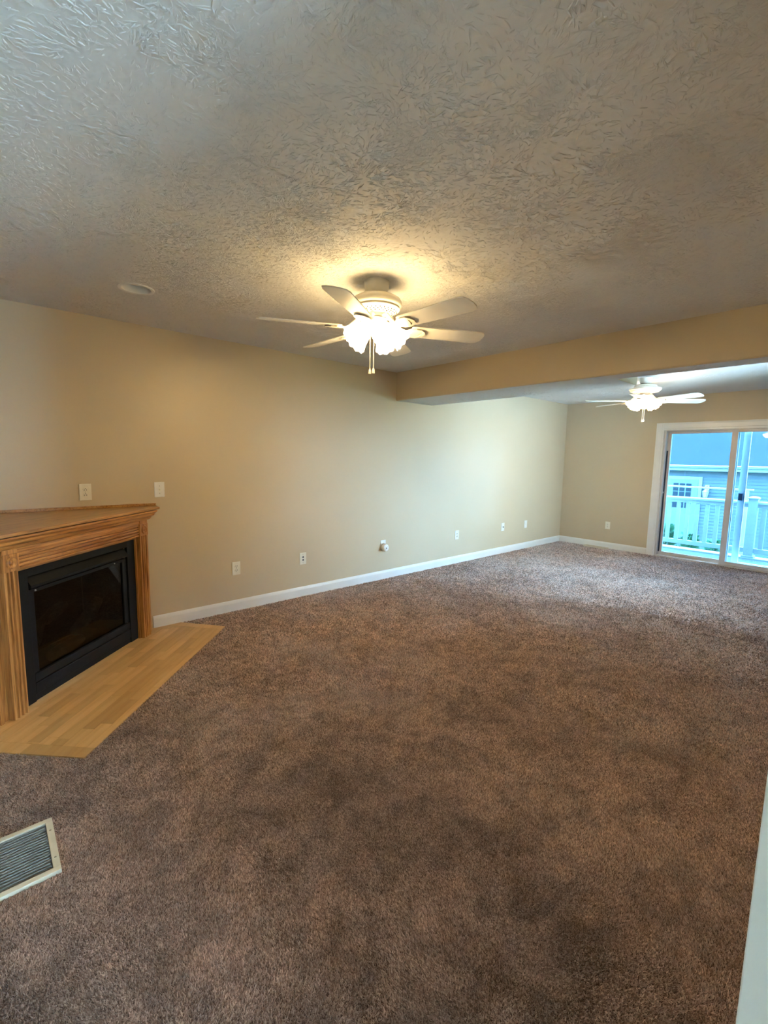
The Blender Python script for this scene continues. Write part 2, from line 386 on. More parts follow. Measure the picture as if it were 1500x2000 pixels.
# baseboards
def baseboard(name, a, b, nrm, label):
    prof = [(0, ZC), (0.014, ZC), (0.014, 0.066), (0.011, 0.078), (0.006, 0.090), (0, 0.094)]
    return struct(MB().sweep(prof, a, b, nrm, (0, 0, 1)).build(name, 'trim_white'), label, 'baseboard')
baseboard('baseboard_left', (1.0, W, 0), (L, W, 0), (0, -1, 0), 'white baseboard along the long beige wall')
baseboard('baseboard_far', (L, W, 0), (L, 2.565, 0), (-1, 0, 0), 'white baseboard beside the sliding door')
baseboard('baseboard_right', (0.87, YR, 0), (L, YR, 0), (0, 1, 0), 'white baseboard along the right-hand wall')

# white jamb that closes the end of the right-hand wall
tj = thing('trim_1', 'white painted jamb at the wall end by the camera', 'trim', (0.75, 0.01, 0), kind='structure')
MB().box((-0.018, -0.065, -0.004), (0.0, 0.065, 2.1)).build('jamb_board', 'trim_white', tj, bevel=0.002)
MB().box((0.0, 0.051, -0.012), (0.07, 0.065, 2.1)).build('casing', 'trim_white', tj, bevel=0.003)
MB().box((0.0, -0.060, -0.004), (0.07, -0.046, 2.1)).build('casing', 'trim_white', tj, bevel=0.003)

# ------------------------------------------------------------------ sliding glass door
door = thing('door_1', 'white sliding glass patio door with deck beyond', 'sliding door', (L, DY1, 0), kind='structure')
def dbox(name, x0, x1, y0, y1, z0, z1, mat='door_vinyl', par=door, bev=0.002):   # y given in world
    return MB().box((x0, y0 - DY1, z0), (x1, y1 - DY1, z1)).build(name, mat, par, bevel=bev)
def casing_prof(): return [(0, 0), (0.022, 0), (0.022, 0.025), (0.017, 0.03), (0.017, 0.085), (0.011, 0.112), (0, 0.112)]
MB().sweep(casing_prof(), (0, 0, ZC), (0, 0, DZ + 0.112), (-1, 0, 0), (0, 1, 0)).build('casing', 'trim_white', door)
MB().sweep(casing_prof(), (0, DY0 - DY1, ZC), (0, DY0 - DY1, DZ + 0.112), (-1, 0, 0), (0, -1, 0)).build('casing', 'trim_white', door)
MB().sweep(casing_prof(), (0, 0, DZ), (0, DY0 - DY1, DZ), (-1, 0, 0), (0, 0, 1)).build('casing', 'trim_white', door)
dbox('jamb', 0.0, 0.15, DY1 - 0.03, DY1, 0, DZ); dbox('jamb', 0.0, 0.15, DY0, DY0 + 0.03, 0, DZ)
dbox('head_jamb', 0.0, 0.15, DY0 + 0.03, DY1 - 0.03, DZ - 0.012, DZ)
dbox('sill', -0.012, 0.16, DY0 + 0.03, DY1 - 0.03, -0.012, 0.012)
dbox('sill_track', 0.045, 0.052, DY0 + 0.03, DY1 - 0.03, 0.012, 0.024)
def panel(name, x, ya, yb, sl, sr, z0=0.014, z1=DZ - 0.014):
    p = thing(name, None, None); p.parent = door; p.location = (x, 0, 0)
    t = 0.018
    dbox('stile', -t, t, yb - sl, yb, z0, z1, par=p); dbox('stile', -t, t, ya, ya + sr, z0, z1, par=p)
    dbox('bottom_rail', -t, t, ya + sr, yb - sl, z0, z0 + 0.048, par=p); dbox('top_rail', -t, t, ya + sr, yb - sl, z1 - 0.035, z1, par=p)
    dbox('pane', -0.004, 0.004, ya + sr, yb - sl, z0 + 0.048, z1 - 0.035, 'patio_glass', p, 0)
    return p
panel('fixed_panel', 0.105, 1.535, DY1 - 0.03, 0.045, 0.065)
pr = panel('sliding_panel', 0.028, DY0 + 0.03, 1.612, 0.072, 0.06)
MB().tube([(-0.02, DY0 + 0.06 - DY1, 0.85), (-0.05, DY0 + 0.06 - DY1, 0.88), (-0.05, DY0 + 0.06 - DY1, 1.1), (-0.02, DY0 + 0.06 - DY1, 1.13)], 0.009).build('pull_handle', 'trim_white', pr, True)
dbox('weather_strip', 0.062, 0.086, DY1 - 0.046, DY1 - 0.030, 0.06, 1.63, 'latch_dark')
dbox('strike_knob', 0.045, 0.06, DY1 - 0.04, DY1 - 0.03, 0.975, 1.0, 'trim_white')
sd = thing('screen_door', None, None); sd.parent = door
dbox('stile', 0.185, 0.21, 1.425, 1.505, 0.0, DZ - 0.01, 'screen_frame', sd); dbox('stile', 0.185, 0.21, 0.64, 0.70, 0.0, DZ - 0.01, 'screen_frame', sd)
dbox('bottom_rail', 0.185, 0.21, 0.70, 1.425, 0.0, 0.05, 'screen_frame', sd)
dbox('latch', 0.155, 0.184, 1.445, 1.495, 0.935, 1.035, 'latch_dark', sd)

# ------------------------------------------------------------------ fireplace surround (local x along the face, local -y outwards)
AF = math.radians(43.3)
U2 = (math.cos(AF), math.sin(AF)); N2 = (math.sin(AF), -math.cos(AF))
FC = (0.471 + 0.04 * U2[0], 3.4395 + 0.04 * U2[1])
def to_local(x, y):
    dx, dy = x - FC[0], y - FC[1]; return (dx * U2[0] + dy * U2[1], -(dx * N2[0] + dy * N2[1]))
FZ = -0.006
mt = thing('fireplace_mantel', 'golden oak corner fireplace surround with fluted pilasters and mantel shelf', 'fireplace mantel', (FC[0], FC[1], 0), AF)
# room walls in local half-plane form for clipping
def hw(nx, ny, c):       # world half plane n.p<=c  -> local
    # p = FC + U*x - N*y
    return (nx * U2[0] + ny * U2[1], -(nx * N2[0] + ny * N2[1]), c - nx * FC[0] - ny * FC[1])
WALLS = [hw(0, 1, W - 0.002), hw(-1, 0, -(XN + 0.002))]
BH, OH, OZ = 0.66, 0.52, 0.795         # half widths of body and opening, opening height
PF, BF = 0.0, 0.040                    # pilaster front, backing board front (local y)
bt = 0.02
for s in (-1, 1):
    xa, xb = sorted((s * OH, s * BH))
    MB().box((xa, BF, FZ), (xb, BF + bt, 0.93)).build('backing_board', 'oak_z', mt)
    # side return to the wall
    q = clip([(s * BH - 0.009, BF + bt), (s * BH + 0.009, BF + bt), (s * BH + 0.009, 0.7), (s * BH - 0.009, 0.7)], WALLS)
    MB().prism(q, FZ, 0.93).build('side_panel', 'oak_z', mt)
    # light edge strip beside the pilaster, next to the black insert
    MB().box((min(s * (OH + 0.001), s * (OH + 0.012)), BF - 0.006, FZ), (max(s * (OH + 0.001), s * (OH + 0.012)), BF - 0.0005, OZ)).build('edge_strip', 'oak_z', mt)
    MB().box((min(s * (BH + 0.009), s * (BH - 0.012)), BF - 0.010, FZ), (max(s * (BH + 0.009), s * (BH - 0.012)), BF - 0.0005, 0.93)).build('edge_strip', 'oak_z', mt)
    # fluted pilaster
    c = s * 0.573; hwid = 0.043; fl_ = [(-hwid, BF - 0.0005), (-hwid, PF + 0.002), (-hwid + 0.002, PF)]
    for k in (-1, 0, 1):
        m = k * 0.024; fl_ += [(m - 0.0085, PF), (m - 0.006, PF + 0.011), (m + 0.006, PF + 0.011), (m + 0.0085, PF)]
    fl_ += [(hwid - 0.002, PF), (hwid, PF + 0.002), (hwid, BF - 0.0005)]
    MB().sweep([(c + x, y) for x, y in fl_], (0, 0, FZ), (0, 0, 0.812), (1, 0, 0), (0, 1, 0)).build('pilaster', 'oak_z', mt)
    # corner block with turned rosette
    blk = MB().box((c - 0.048, PF - 0.006, 0.8125), (c + 0.048, BF - 0.0005, 0.906)).build('corner_block', 'oak_z', mt, bevel=0.002)
    ro = MB().lathe([(0.001, 0.004), (0.006, 0.006), (0.010, 0.002), (0.014, -0.001), (0.018, 0.001), (0.022, 0.005), (0.027, 0.006), (0.031, 0.003), (0.034, -0.002), (0.0345, -0.004)],
                    (c, PF - 0.0075, 0.859), (0, -1, 0), 28)
    ro.build('rosette', 'oak_z', blk, smooth=True)
# reeded header between the corner blocks
hp = [(BF - 0.0005, 0.812), (PF + 0.006, 0.812)]
for z in (0.826, 0.846, 0.866, 0.884): hp += [(PF + 0.006, z - 0.005), (PF + 0.017, z - 0.003), (PF + 0.017, z + 0.003), (PF + 0.006, z + 0.005)]
hp += [(PF + 0.006, 0.9055), (BF - 0.0005, 0.9055)]
MB().sweep(hp, (-0.5245, 0, 0), (0.5245, 0, 0), (0, 1, 0), (0, 0, 1)).build('header', 'oak_x', mt)
MB().box((-OH, BF, OZ), (OH, BF + bt, 0.93)).build('backing_board', 'oak_x', mt)
MB().box((-OH, BF - 0.012, OZ), (OH, BF - 0.0005, 0.8115)).build('header_lip', 'oak_x', mt, bevel=0.002)
MB().box((-0.62, PF + 0.004, 0.9065), (0.62, BF - 0.0005, 0.93)).build('frieze', 'oak_x', mt)
for s in (-1, 1):
    MB().box((s * 0.575 - 0.045, PF - 0.002, 0.9065), (s * 0.575 + 0.045, PF + 0.0035, 0.93)).build('frieze_block', 'oak_z', mt)
# crown moulding, mitred round the corners
cp = [(0.0, 0.931), (0.004, 0.931), (0.010, 0.938), (0.014, 0.948), (0.016, 0.954), (0.026, 0.958), (0.030, 0.964), (0.034, 0.978), (0.043, 0.986), (0.047, 0.990), (0.047, 1.001), (0.0, 1.001)]
cm = MB(); n = len(cp); rows = []
def crow(x, y): return (x, y)
for side in range(4):
    for d, z in cp:
        if side == 0: p = (-0.645 - d, 0.12)
        elif side == 1: p = (-0.645 - d, PF - d)
        elif side == 2: p = (0.645 + d, PF - d)
        else: p = (0.645 + d, 0.12)
        cm.v.append((p[0], p[1], z))
for sgm in range(3):
    for i in range(n):
        j = (i + 1) % n; cm.f.append((sgm * n + i, sgm * n + j, (sgm + 1) * n + j, (sgm + 1) * n + i)); cm.mi.append(0)
cm.f += [tuple(range(n)), tuple(3 * n + i for i in range(n))]; cm.mi += [0, 0]
cm.build('crown_moulding', 'oak_x', mt)
# shelf: pentagon into the room corner
sr_ = to_local(1.062, W - 0.003); sl_ = to_local(XN + 0.003, FC[1] - (1.062 - FC[0]) * 1.0)
cor = to_local(XN + 0.003, W - 0.003)
sh = [(-0.705, -0.060), (0.705, -0.060), (0.722, -0.035), sr_, cor, sl_, (-0.722, -0.035)]
MB().prism([(x * 0.96 if abs(x) < 0.73 else x, y + 0.030 if y < 0 else y) for x, y in sh], 1.0015, 1.0075).build('shelf_cleat', 'oak_x', mt)
MB().prism(sh, 1.008, 1.026).build('shelf', 'oak_shelf', mt, bevel=0.004)
# dark backstrip on the shelf against the walls
ws = [to_local(1.055, W - 0.003), to_local(1.055, W - 0.018), to_local(XN + 0.018, W - 0.018), to_local(XN + 0.003, W - 0.003)]
MB().prism(ws, 1.0262, 1.047).build('back_strip', 'oak_shelf', mt, bevel=0.002)

# ------------------------------------------------------------------ black gas insert
ins = thing('fireplace_insert', 'black metal gas fireplace insert with dark glass front', 'fireplace', (FC[0], FC[1], 0), AF)
IY = 0.044
ow, oh = OH - 0.004, OZ - 0.004
MB().box((-ow, IY, 0.0), (-0.43, IY + 0.02, oh)).box((0.43, IY, 0.0), (ow, IY + 0.02, oh)).box((-0.43, IY, 0.745), (0.43, IY + 0.02, oh)).build('face_frame', 'black_metal', ins, bevel=0.002)
hood = [(IY + 0.02, 0.742), (IY + 0.004, 0.742), (IY - 0.002, 0.735), (IY + 0.012, 0.672), (IY + 0.02, 0.668)]
hd = MB().sweep([(IY + 0.06, 0.744), (IY + 0.03, 0.744), (IY - 0.012, 0.690), (IY - 0.012, 0.676), (IY + 0.03, 0.662), (IY + 0.06, 0.662)], (-0.425, 0, 0), (0.425, 0, 0), (0, 1, 0), (0, 0, 1))
hd.build('hood', 'black_metal', ins)
gfm = MB().box((-0.428, IY + 0.012, 0.165), (-0.385, IY + 0.03, 0.661)).box((0.385, IY + 0.012, 0.165), (0.428, IY + 0.03, 0.661)).box((-0.385, IY + 0.012, 0.640), (0.385, IY + 0.03, 0.661))
gfm.build('glass_frame', 'black_metal', ins, bevel=0.002)
MB().box((-0.385, IY + 0.020, 0.165), (0.385, IY + 0.024, 0.640)).build('glass', 'smoked_glass', ins)
for z0, z1 in ((0.112, 0.162), (0.040, 0.106)):
    MB().box((-0.428, IY + 0.002, z0), (0.428, IY + 0.02, z1)).build('louver', 'black_metal', ins, bevel=0.004)
MB().box((-0.43, IY + 0.008, 0.0), (0.43, IY + 0.02, 0.036)).build('bottom_rail', 'black_metal', ins, bevel=0.002)
fbx = MB().box((-0.40, 0.40, 0.10), (0.40, 0.41, 0.70)).box((-0.41, 0.06, 0.10), (-0.40, 0.41, 0.70)).box((0.40, 0.06, 0.10), (0.41, 0.41, 0.70)).box((-0.40, 0.06, 0.10), (0.40, 0.40, 0.11)).box((-0.40, 0.06, 0.69), (0.40, 0.40, 0.70))
fbx.build('firebox', 'firebox_dark', ins)
for x, z in ((-0.375, 0.650), (0.30, 0.650)):
    MB().lathe([(0.005, 0), (0.005, 0.004), (0.002, 0.007)], (x, IY + 0.012, z), (0, -1, 0), 10).build('screw', 'steel_grey', ins)
MB().box((-ow - 0.003, IY - 0.006, 0.50), (-ow + 0.022, IY - 0.001, 0.515)).build('clip', 'steel_grey', ins)
for i, (pts, lab) in enumerate(((((-0.30, 0.24, 0.16), (-0.21, 0.25, 0.27), (-0.13, 0.27, 0.37)), 'pale ceramic log leaning at left behind the fireplace glass'),
                                (((-0.04, 0.32, 0.33), (0.05, 0.32, 0.37), (0.13, 0.32, 0.39)), 'pale ceramic log in the middle behind the fireplace glass'),
                                (((0.02, 0.16, 0.24), (0.18, 0.18, 0.30), (0.33, 0.22, 0.36)), 'pale ceramic log at right behind the fireplace glass'),
                                (((-0.18, 0.17, 0.156), (0.0, 0.18, 0.158), (0.10, 0.185, 0.160)), 'long ceramic log lying lowest behind the fireplace glass'))):
    o = MB().tube(pts, [0.035, 0.045, 0.032], 10).build('ceramic_log', 'ceramic_log', None, True)
    o.location = (FC[0], FC[1], 0); o.rotation_euler = (0, 0, AF); tag(o, lab, 'log', 'ceramic fireplace logs')

# ------------------------------------------------------------------ hearth planks
hb = thing('hearth_floor', 'light maple plank hearth in front of the fireplace', 'hearth', (0.281, 2.451, 0))
ha = math.atan2(3.686 - 2.451, 1.476 - 0.281); hb.rotation_euler = (0, 0, ha)
cu, su = math.cos(ha), math.sin(ha)
def hl(x, y): dx, dy = x - 0.281, y - 2.451; return (dx * cu + dy * su, -dx * su + dy * cu)
LAB = math.hypot(1.476 - 0.281, 3.686 - 2.451)
def hhp(nx, ny, c): return (nx * cu + ny * su, -nx * su + ny * cu, c - nx * 0.281 - ny * 2.451)
# behind the front boundary; walls; and stop just under the surround
HC = [(0, -1, 0), hhp(0, 1, W - 0.001), hhp(-1, 0, -XN - 0.001)]
e0 = hl(*HEARTH[3]); e1 = hl(*HEARTH[0])
lim0 = (-e0[1], e0[0], 0.0)                              # left end edge through B, keep x>=
lim0 = (-1.0, e0[0] / e0[1], 0.0)
lim1 = (1.0, -(e1[0] - LAB) / e1[1], LAB)
fa, fb = hl(FC[0] - 0.7 * U2[0], FC[1] - 0.7 * U2[1]), hl(FC[0] + 0.7 * U2[0], FC[1] + 0.7 * U2[1])
MB().prism(clip([(-1.2, -0.001), (3.0, -0.001), (3.0, 0.9), (-1.2, 0.9)], HC + [lim0, lim1]), -0.12, -0.0125).build('subfloor', 'duct_dark', hb)
BW = 0.075
def plank(poly):
    if len(poly) < 3: return
    ar = abs(sum(poly[i][0] * poly[(i + 1) % len(poly)][1] - poly[(i + 1) % len(poly)][0] * poly[i][1] for i in range(len(poly)))) / 2
    if ar < 2e-4: return
    cx = sum(p[0] for p in poly) / len(poly); cy = sum(p[1] for p in poly) / len(poly)
    sc = 0.9985
    o = MB().prism([(p[0] - cx, p[1] - cy) for p in poly], -0.012, -0.005 + random.uniform(-0.0004, 0.0004)).build('plank', 'plank', hb, loc=(cx, cy, 0))
    o.scale = (1 - 0.0012 / max(0.05, max(p[0] for p in poly) - min(p[0] for p in poly)), 1 - 0.0012 / max(0.03, max(p[1] for p in poly) - min(p[1] for p in poly)), 1)
lim0i = (-1.0, e0[0] / e0[1], -BW); lim1i = (1.0, -(e1[0] - LAB) / e1[1], LAB - BW)
y = 0.0; row = 0
widths = [0.045] + [0.064] * 11
for wdt in widths:
    x = -1.0 - random.uniform(0, 0.4)
    while x < 2.6:
        ln = random.uniform(0.22, 0.50) if row else 0.9
        plank(clip([(x, y), (x + ln, y), (x + ln, y + wdt), (x, y + wdt)], HC + [lim0i, lim1i])); x += ln
    y += wdt; row += 1
for lo, hi in (((lim0), (1.0, -e0[0] / e0[1], BW)), (((-1.0, (e1[0] - LAB) / e1[1], -(LAB - BW))), lim1)):
    yy = 0.0
    for ln in (0.33, 0.42):
        plank(clip([(-1.2, yy), (2.8, yy), (2.8, yy + ln), (-1.2, yy + ln)], HC + [lo, hi])); yy += ln

# ------------------------------------------------------------------ carpet pile
def carpet_pile():
    def noise2(x, y, seed, sc):
        r = np.random.default_rng(seed); g = r.random((64, 64)) * 2 * np.pi
        xi = x * sc; yi = y * sc; x0 = np.floor(xi).astype(int); y0 = np.floor(yi).astype(int); fx = xi - x0; fy = yi - y0
        fx = fx * fx * (3 - 2 * fx); fy = fy * fy * (3 - 2 * fy)
        c = lambda a, b: np.cos(g[a % 64, b % 64]); s_ = lambda a, b: np.sin(g[a % 64, b % 64]); res = []
        for fn in (c, s_):
            res.append((fn(x0, y0) * (1 - fx) + fn(x0 + 1, y0) * fx) * (1 - fy) + (fn(x0, y0 + 1) * (1 - fx) + fn(x0 + 1, y0 + 1) * fx) * fy)
        return res
    P = []; S = []
    bands = [(0.85, 2.0, 0.0036), (2.0, 2.7, 0.0045), (2.7, 3.6, 0.0066), (3.6, 5.0, 0.0105), (5.0, 9.0, 0.015)]
    for d0, d1, s in bands:
        nx = int((L + 0.6) / s); ny = int((W - YR) / s)
        gx, gy = np.meshgrid(np.arange(nx), np.arange(ny)); gx = gx.ravel(); gy = gy.ravel()
        x = -0.6 + (gx + 0.5 + (rng.random(gx.size) - 0.5) * 0.95) * s; yv = YR + 0.003 + (gy + 0.5 + (rng.random(gx.size) - 0.5) * 0.95) * s
        d = np.hypot(x, yv); k = (d >= d0) & (d < d1)
        k &= (yv > 0.075 * x) & ((d > 0.95) | (x > 0.3))
        P.append(np.stack([x[k], yv[k]], 1)); S.append(np.full(k.sum(), s))
    P = np.concatenate(P); S = np.concatenate(S); x, yv = P[:, 0], P[:, 1]
    k = ((x > XN + 0.002) | ((yv > 0.985) & (yv < YS - 0.002))) & (x < L - 0.002) & (yv < W - 0.016)
    # hearth cut-out
    ux, uy = cu, su; lx = (x - 0.281) * ux + (yv - 2.451) * uy; ly = -(x - 0.281) * uy + (yv - 2.451) * ux
    inh = (ly > -0.001) & (lx > e0[0] / e0[1] * ly - 0.002) & (lx < LAB + (e1[0] - LAB) / e1[1] * ly + 0.002)
    k &= ~inh
    for q in (VENT, REG): k &= ~((x > q[0] - 0.007) & (x < q[2] + 0.007) & (yv > q[1] - 0.007) & (yv < q[3] + 0.007))
    k &= ~((x > 7.73) & (x < L) & (yv > 0.6) & (yv < 2.46) & (x > L - 0.013))
    x, yv, S = x[k], yv[k], S[k]; n = x.size
    a, b = noise2(x, yv, 3, 2.3); a2, b2 = noise2(x, yv, 5, 6.1)
    lean_x = (a * 0.7 + a2 * 0.4 - 0.15) * 0.007; lean_y = (b * 0.7 + b2 * 0.4) * 0.007
    h = (0.0075 + rng.random(n) * 0.0050) * np.where(S < 0.005, 0.85, 1.0)
    w = S * (0.50 + rng.random(n) * 0.25); th = rng.random(n) * 2 * np.pi
    jx = lean_x * 0.6 + (rng.random(n) - 0.5) * 0.012; jy = lean_y * 0.6 + (rng.random(n) - 0.5) * 0.012
    V = np.zeros((n, 4, 3), np.float32)
    for i in range(3):
        t = th + i * 2 * np.pi / 3
        V[:, i, 0] = x + np.cos(t) * w; V[:, i, 1] = yv + np.sin(t) * w; V[:, i, 2] = ZC - 0.001
    V[:, 3, 0] = x + jx; V[:, 3, 1] = yv + jy; V[:, 3, 2] = ZC + h
    F = np.array([[0, 1, 3], [1, 2, 3], [2, 0, 3]]); I = (np.arange(n)[:, None, None] * 4 + F[None]).reshape(-1).astype(np.int32)
    me = D.meshes.new('carpet_pile'); me.vertices.add(n * 4); me.vertices.foreach_set('co', V.reshape(-1))
    me.loops.add(I.size); me.loops.foreach_set('vertex_index', I)
    me.polygons.add(I.size // 3); me.polygons.foreach_set('loop_start', np.arange(0, I.size, 3, dtype=np.int32)); me.polygons.foreach_set('loop_total', np.full(I.size // 3, 3, np.int32))
    at = me.attributes.new('tone', 'FLOAT', 'POINT')
    tone = rng.beta(1.5, 1.7, n)
    tv = np.repeat(tone[:, None], 4, 1); at.data.foreach_set('value', tv.reshape(-1).astype(np.float32))
    me.update(calc_edges=True); me.validate()
    me.materials.append(MAT['carpet_yarn'])
    o = D.objects.new('carpet_pile', me); COL.objects.link(o)
    tag(o, 'brown and tan cut pile covering the living room floor', 'carpet', kind='stuff')
    return n
print('tufts', carpet_pile())

# ------------------------------------------------------------------ ceiling fans
def make_fan(loc, label, ang0, shade0, style):
    f = thing('ceiling_fan', label, 'ceiling fan', loc, 0, 'white ceiling fans with lights')
    # z below is relative to the ceiling
    MB().lathe([(0.030, -0.0005), (0.072, -0.0005), (0.072, -0.010), (0.066, -0.045), (0.052, -0.066), (0.020, -0.070)], seg=36).build('canopy', 'fan_enamel', f, smooth=True)
    MB().lathe([(0.016, -0.068), (0.016, -0.10)], seg=16).build('downrod', 'fan_enamel', f, smooth=True)
    if style == 0:
        prof = [(0.03, -0.078), (0.085, -0.080), (0.115, -0.086), (0.136, -0.098), (0.144, -0.112), (0.145, -0.130), (0.140, -0.138), (0.128, -0.142), (0.131, -0.146)]
        dish = [(0.131, -0.1465), (0.134, -0.152), (0.124, -0.162), (0.100, -0.172), (0.070, -0.178), (0.03, -0.178)]
    else:
        prof = [(0.03, -0.078), (0.095, -0.080), (0.118, -0.088), (0.122, -0.112), (0.150, -0.118), (0.168, -0.124), (0.170, -0.140), (0.162, -0.146)]
        dish = [(0.160, -0.1465), (0.155, -0.156), (0.140, -0.166), (0.10, -0.174), (0.070, -0.178), (0.03, -0.178)]
    mh = MB().lathe(prof, seg=48).build('motor_housing', 'fan_enamel', f, smooth=True)
    ds = MB().lathe(dish, seg=48).build('vented_plate', 'fan_enamel', f, smooth=True)
    vh = MB()
    for r, z, k, o in ((0.116, -0.1672, 30, 0), (0.104, -0.1722, 30, 0.5), (0.090, -0.1762, 24, 0)):
        for i in range(k):
            t = 2 * PI * (i + o) / k
            vh.lathe([(0.0036, -0.003), (0.0036, 0.0012)], (r * math.cos(t), r * math.sin(t), z), (0.3 * math.cos(t), 0.3 * math.sin(t), -1), 6)
    v = vh.build('vent_holes', 'slot_dark', ds)
    # flywheel and switch housing
    MB().lathe([(0.055, -0.179), (0.055, -0.196), (0.048, -0.200)], seg=32).build('flywheel', 'steel_grey', f, smooth=True)
    MB().lathe([(0.045, -0.2005), (0.060, -0.203), (0.062, -0.216), (0.050, -0.226), (0.026, -0.240), (0.024, -0.270), (0.010, -0.280)], seg=32).build('switch_housing', 'fan_enamel', f, smooth=True)
    # blades
    BZ, pitch = (-0.255 if style == 0 else -0.268), math.radians(-12)
    def outline():
        pts = [(0.205, -0.052), (0.23, -0.058), (0.45, -0.066), (0.62, -0.070), (0.650, -0.060), (0.663, -0.035), (0.667, 0.0), (0.663, 0.035), (0.650, 0.060), (0.62, 0.070), (0.45, 0.066), (0.23, 0.058), (0.205, 0.052)]
        return pts
    bme = MB().prism(outline(), -0.003, 0.003).mesh('blade', ['fan_blade'], bevel=0.001)
    io = [(0.150, 0.016), (0.175, 0.024), (0.200, 0.042), (0.232, 0.050), (0.265, 0.044), (0.288, 0.024), (0.296, 0.0), (0.288, -0.024), (0.265, -0.044), (0.232, -0.050), (0.200, -0.042), (0.175, -0.024), (0.150, -0.016)]
    cres = [(0.245, 0.034), (0.262, 0.024), (0.272, 0.006), (0.274, -0.012), (0.268, -0.026), (0.264, -0.012), (0.261, 0.004), (0.254, 0.018)]
    ime = MB().holed(io, [cres], -0.012, -0.0045).mesh('blade_iron', ['fan_enamel'])
    ame = MB().tube([(0.050, 0, 0.065), (0.090, 0, 0.060), (0.125, 0, 0.022), (0.160, 0, -0.006)], [0.010, 0.012, 0.014, 0.012], 8).mesh('iron_arm', ['fan_enamel'], True)
    for k in range(6):
        a = ang0 + k * PI / 3
        b = share('blade', bme, f, (0, 0, BZ), (0, 0, 0))
        b.rotation_mode = 'QUATERNION'; b.rotation_quaternion = (Matrix.Rotation(a, 4, 'Z') @ Matrix.Rotation(pitch, 4, 'X')).to_quaternion()
        share('blade_iron', ime, b); share('iron_arm', ame, f, (0, 0, BZ), (0, 0, a))
    # five scalloped glass shades
    def mod(k, th, r, h):
        t = max(0.0, (h - 0.075) / 0.065); return r * (1 + 0.03 * t * math.cos(9 * th)), h + 0.004 * t * math.cos(9 * th)
    sp = [(0.019, 0.0), (0.023, 0.004), (0.028, 0.016), (0.034, 0.036), (0.040, 0.060), (0.045, 0.085), (0.051, 0.110), (0.059, 0.132), (0.063, 0.142), (0.061, 0.1425), (0.049, 0.112), (0.043, 0.085), (0.038, 0.060), (0.032, 0.036), (0.026, 0.017), (0.020, 0.006)]
    sme = MB().lathe(sp, seg=36, mod=mod, close=True).mesh('glass_shade', ['shade' if style == 0 else 'shade_low_watt'], True)
    cme = MB().lathe([(0.010, -0.030), (0.024, -0.026), (0.026, 0.002), (0.019, 0.0055)], seg=20).mesh('socket_cup', ['fan_enamel'], True)
    bbm = MB().lathe([(0.010, 0.008), (0.012, 0.03), (0.022, 0.055), (0.026, 0.073), (0.020, 0.090), (0.006, 0.098)], seg=14).mesh('bulb', ['lit_bulb' if style == 0 else 'lit_bulb_low_watt'], True)
    for k in range(5):
        a = shade0 + k * PI * 0.4; tilt = math.radians(52)
        dr = Vector((math.cos(a) * math.sin(tilt), math.sin(a) * math.sin(tilt), -math.cos(tilt)))
        base = Vector((math.cos(a) * 0.048, math.sin(a) * 0.048, -0.236))
        q = Vector((0, 0, 1)).rotation_difference(dr)
        MB().tube([(math.cos(a) * 0.02, math.sin(a) * 0.02, -0.240), (math.cos(a) * 0.026, math.sin(a) * 0.026, -0.232), tuple(base - dr * 0.022)], 0.008, 8).build('lamp_arm', 'fan_enamel', f, True)
        sh_ = share('glass_shade', sme, f, base); sh_.rotation_mode = 'QUATERNION'; sh_.rotation_quaternion = q
        share('socket_cup', cme, sh_); share('bulb', bbm, sh_)
    for dx, dy, z in ((-0.050, -0.008, -0.510), (-0.034, -0.021, -0.505)):
        ch = MB().tube([(dx * 0.4, dy * 0.4, -0.240), (dx, dy, -0.275), (dx, dy, z + 0.02)], 0.0022, 6).build('pull_chain', 'fan_enamel', f)
        MB().lathe([(0.003, 0.022), (0.007, 0.012), (0.0085, 0.0), (0.0085, -0.006), (0.002, -0.007)], (dx, dy, z), seg=12).build('chain_fob', 'plate_ivory', ch, smooth=True)
    return f
make_fan((1.759, 2.083, H), 'large white ceiling fan with lit glass shades nearest the camera', math.radians(33), math.radians(49.8 + 180 + 14), 0)
make_fan((5.968, 2.107, H), 'white ceiling fan with lit shades beyond the beam near the sliding door', math.radians(12), math.radians(19.4 + 180), 1)

# ------------------------------------------------------------------ recessed can light
cl = thing('recessed_light', 'white unlit recessed can light in the ceiling', 'ceiling light', (CAN[0], CAN[1], H))
MB().lathe([(0.080, 0.004), (0.080, -0.002), (0.085, -0.005), (0.100, -0.004), (0.1015, 0.0), (0.081, 0.0)], seg=40, close=True).build('trim_ring', 'plate_white', cl, smooth=True)
MB().lathe([(0.0795, 0.0), (0.062, 0.10), (0.060, 0.105), (0.064, 0.105), (0.081, 0.004)], seg=40, close=True).build('baffle', 'can_baffle', cl, smooth=True)
MB().lathe([(0.018, 0.112), (0.030, 0.10), (0.055, 0.055), (0.058, 0.045), (0.050, 0.032), (0.025, 0.024), (0.004, 0.022)], seg=32).build('bulb', 'bulb_frost', cl, smooth=True)

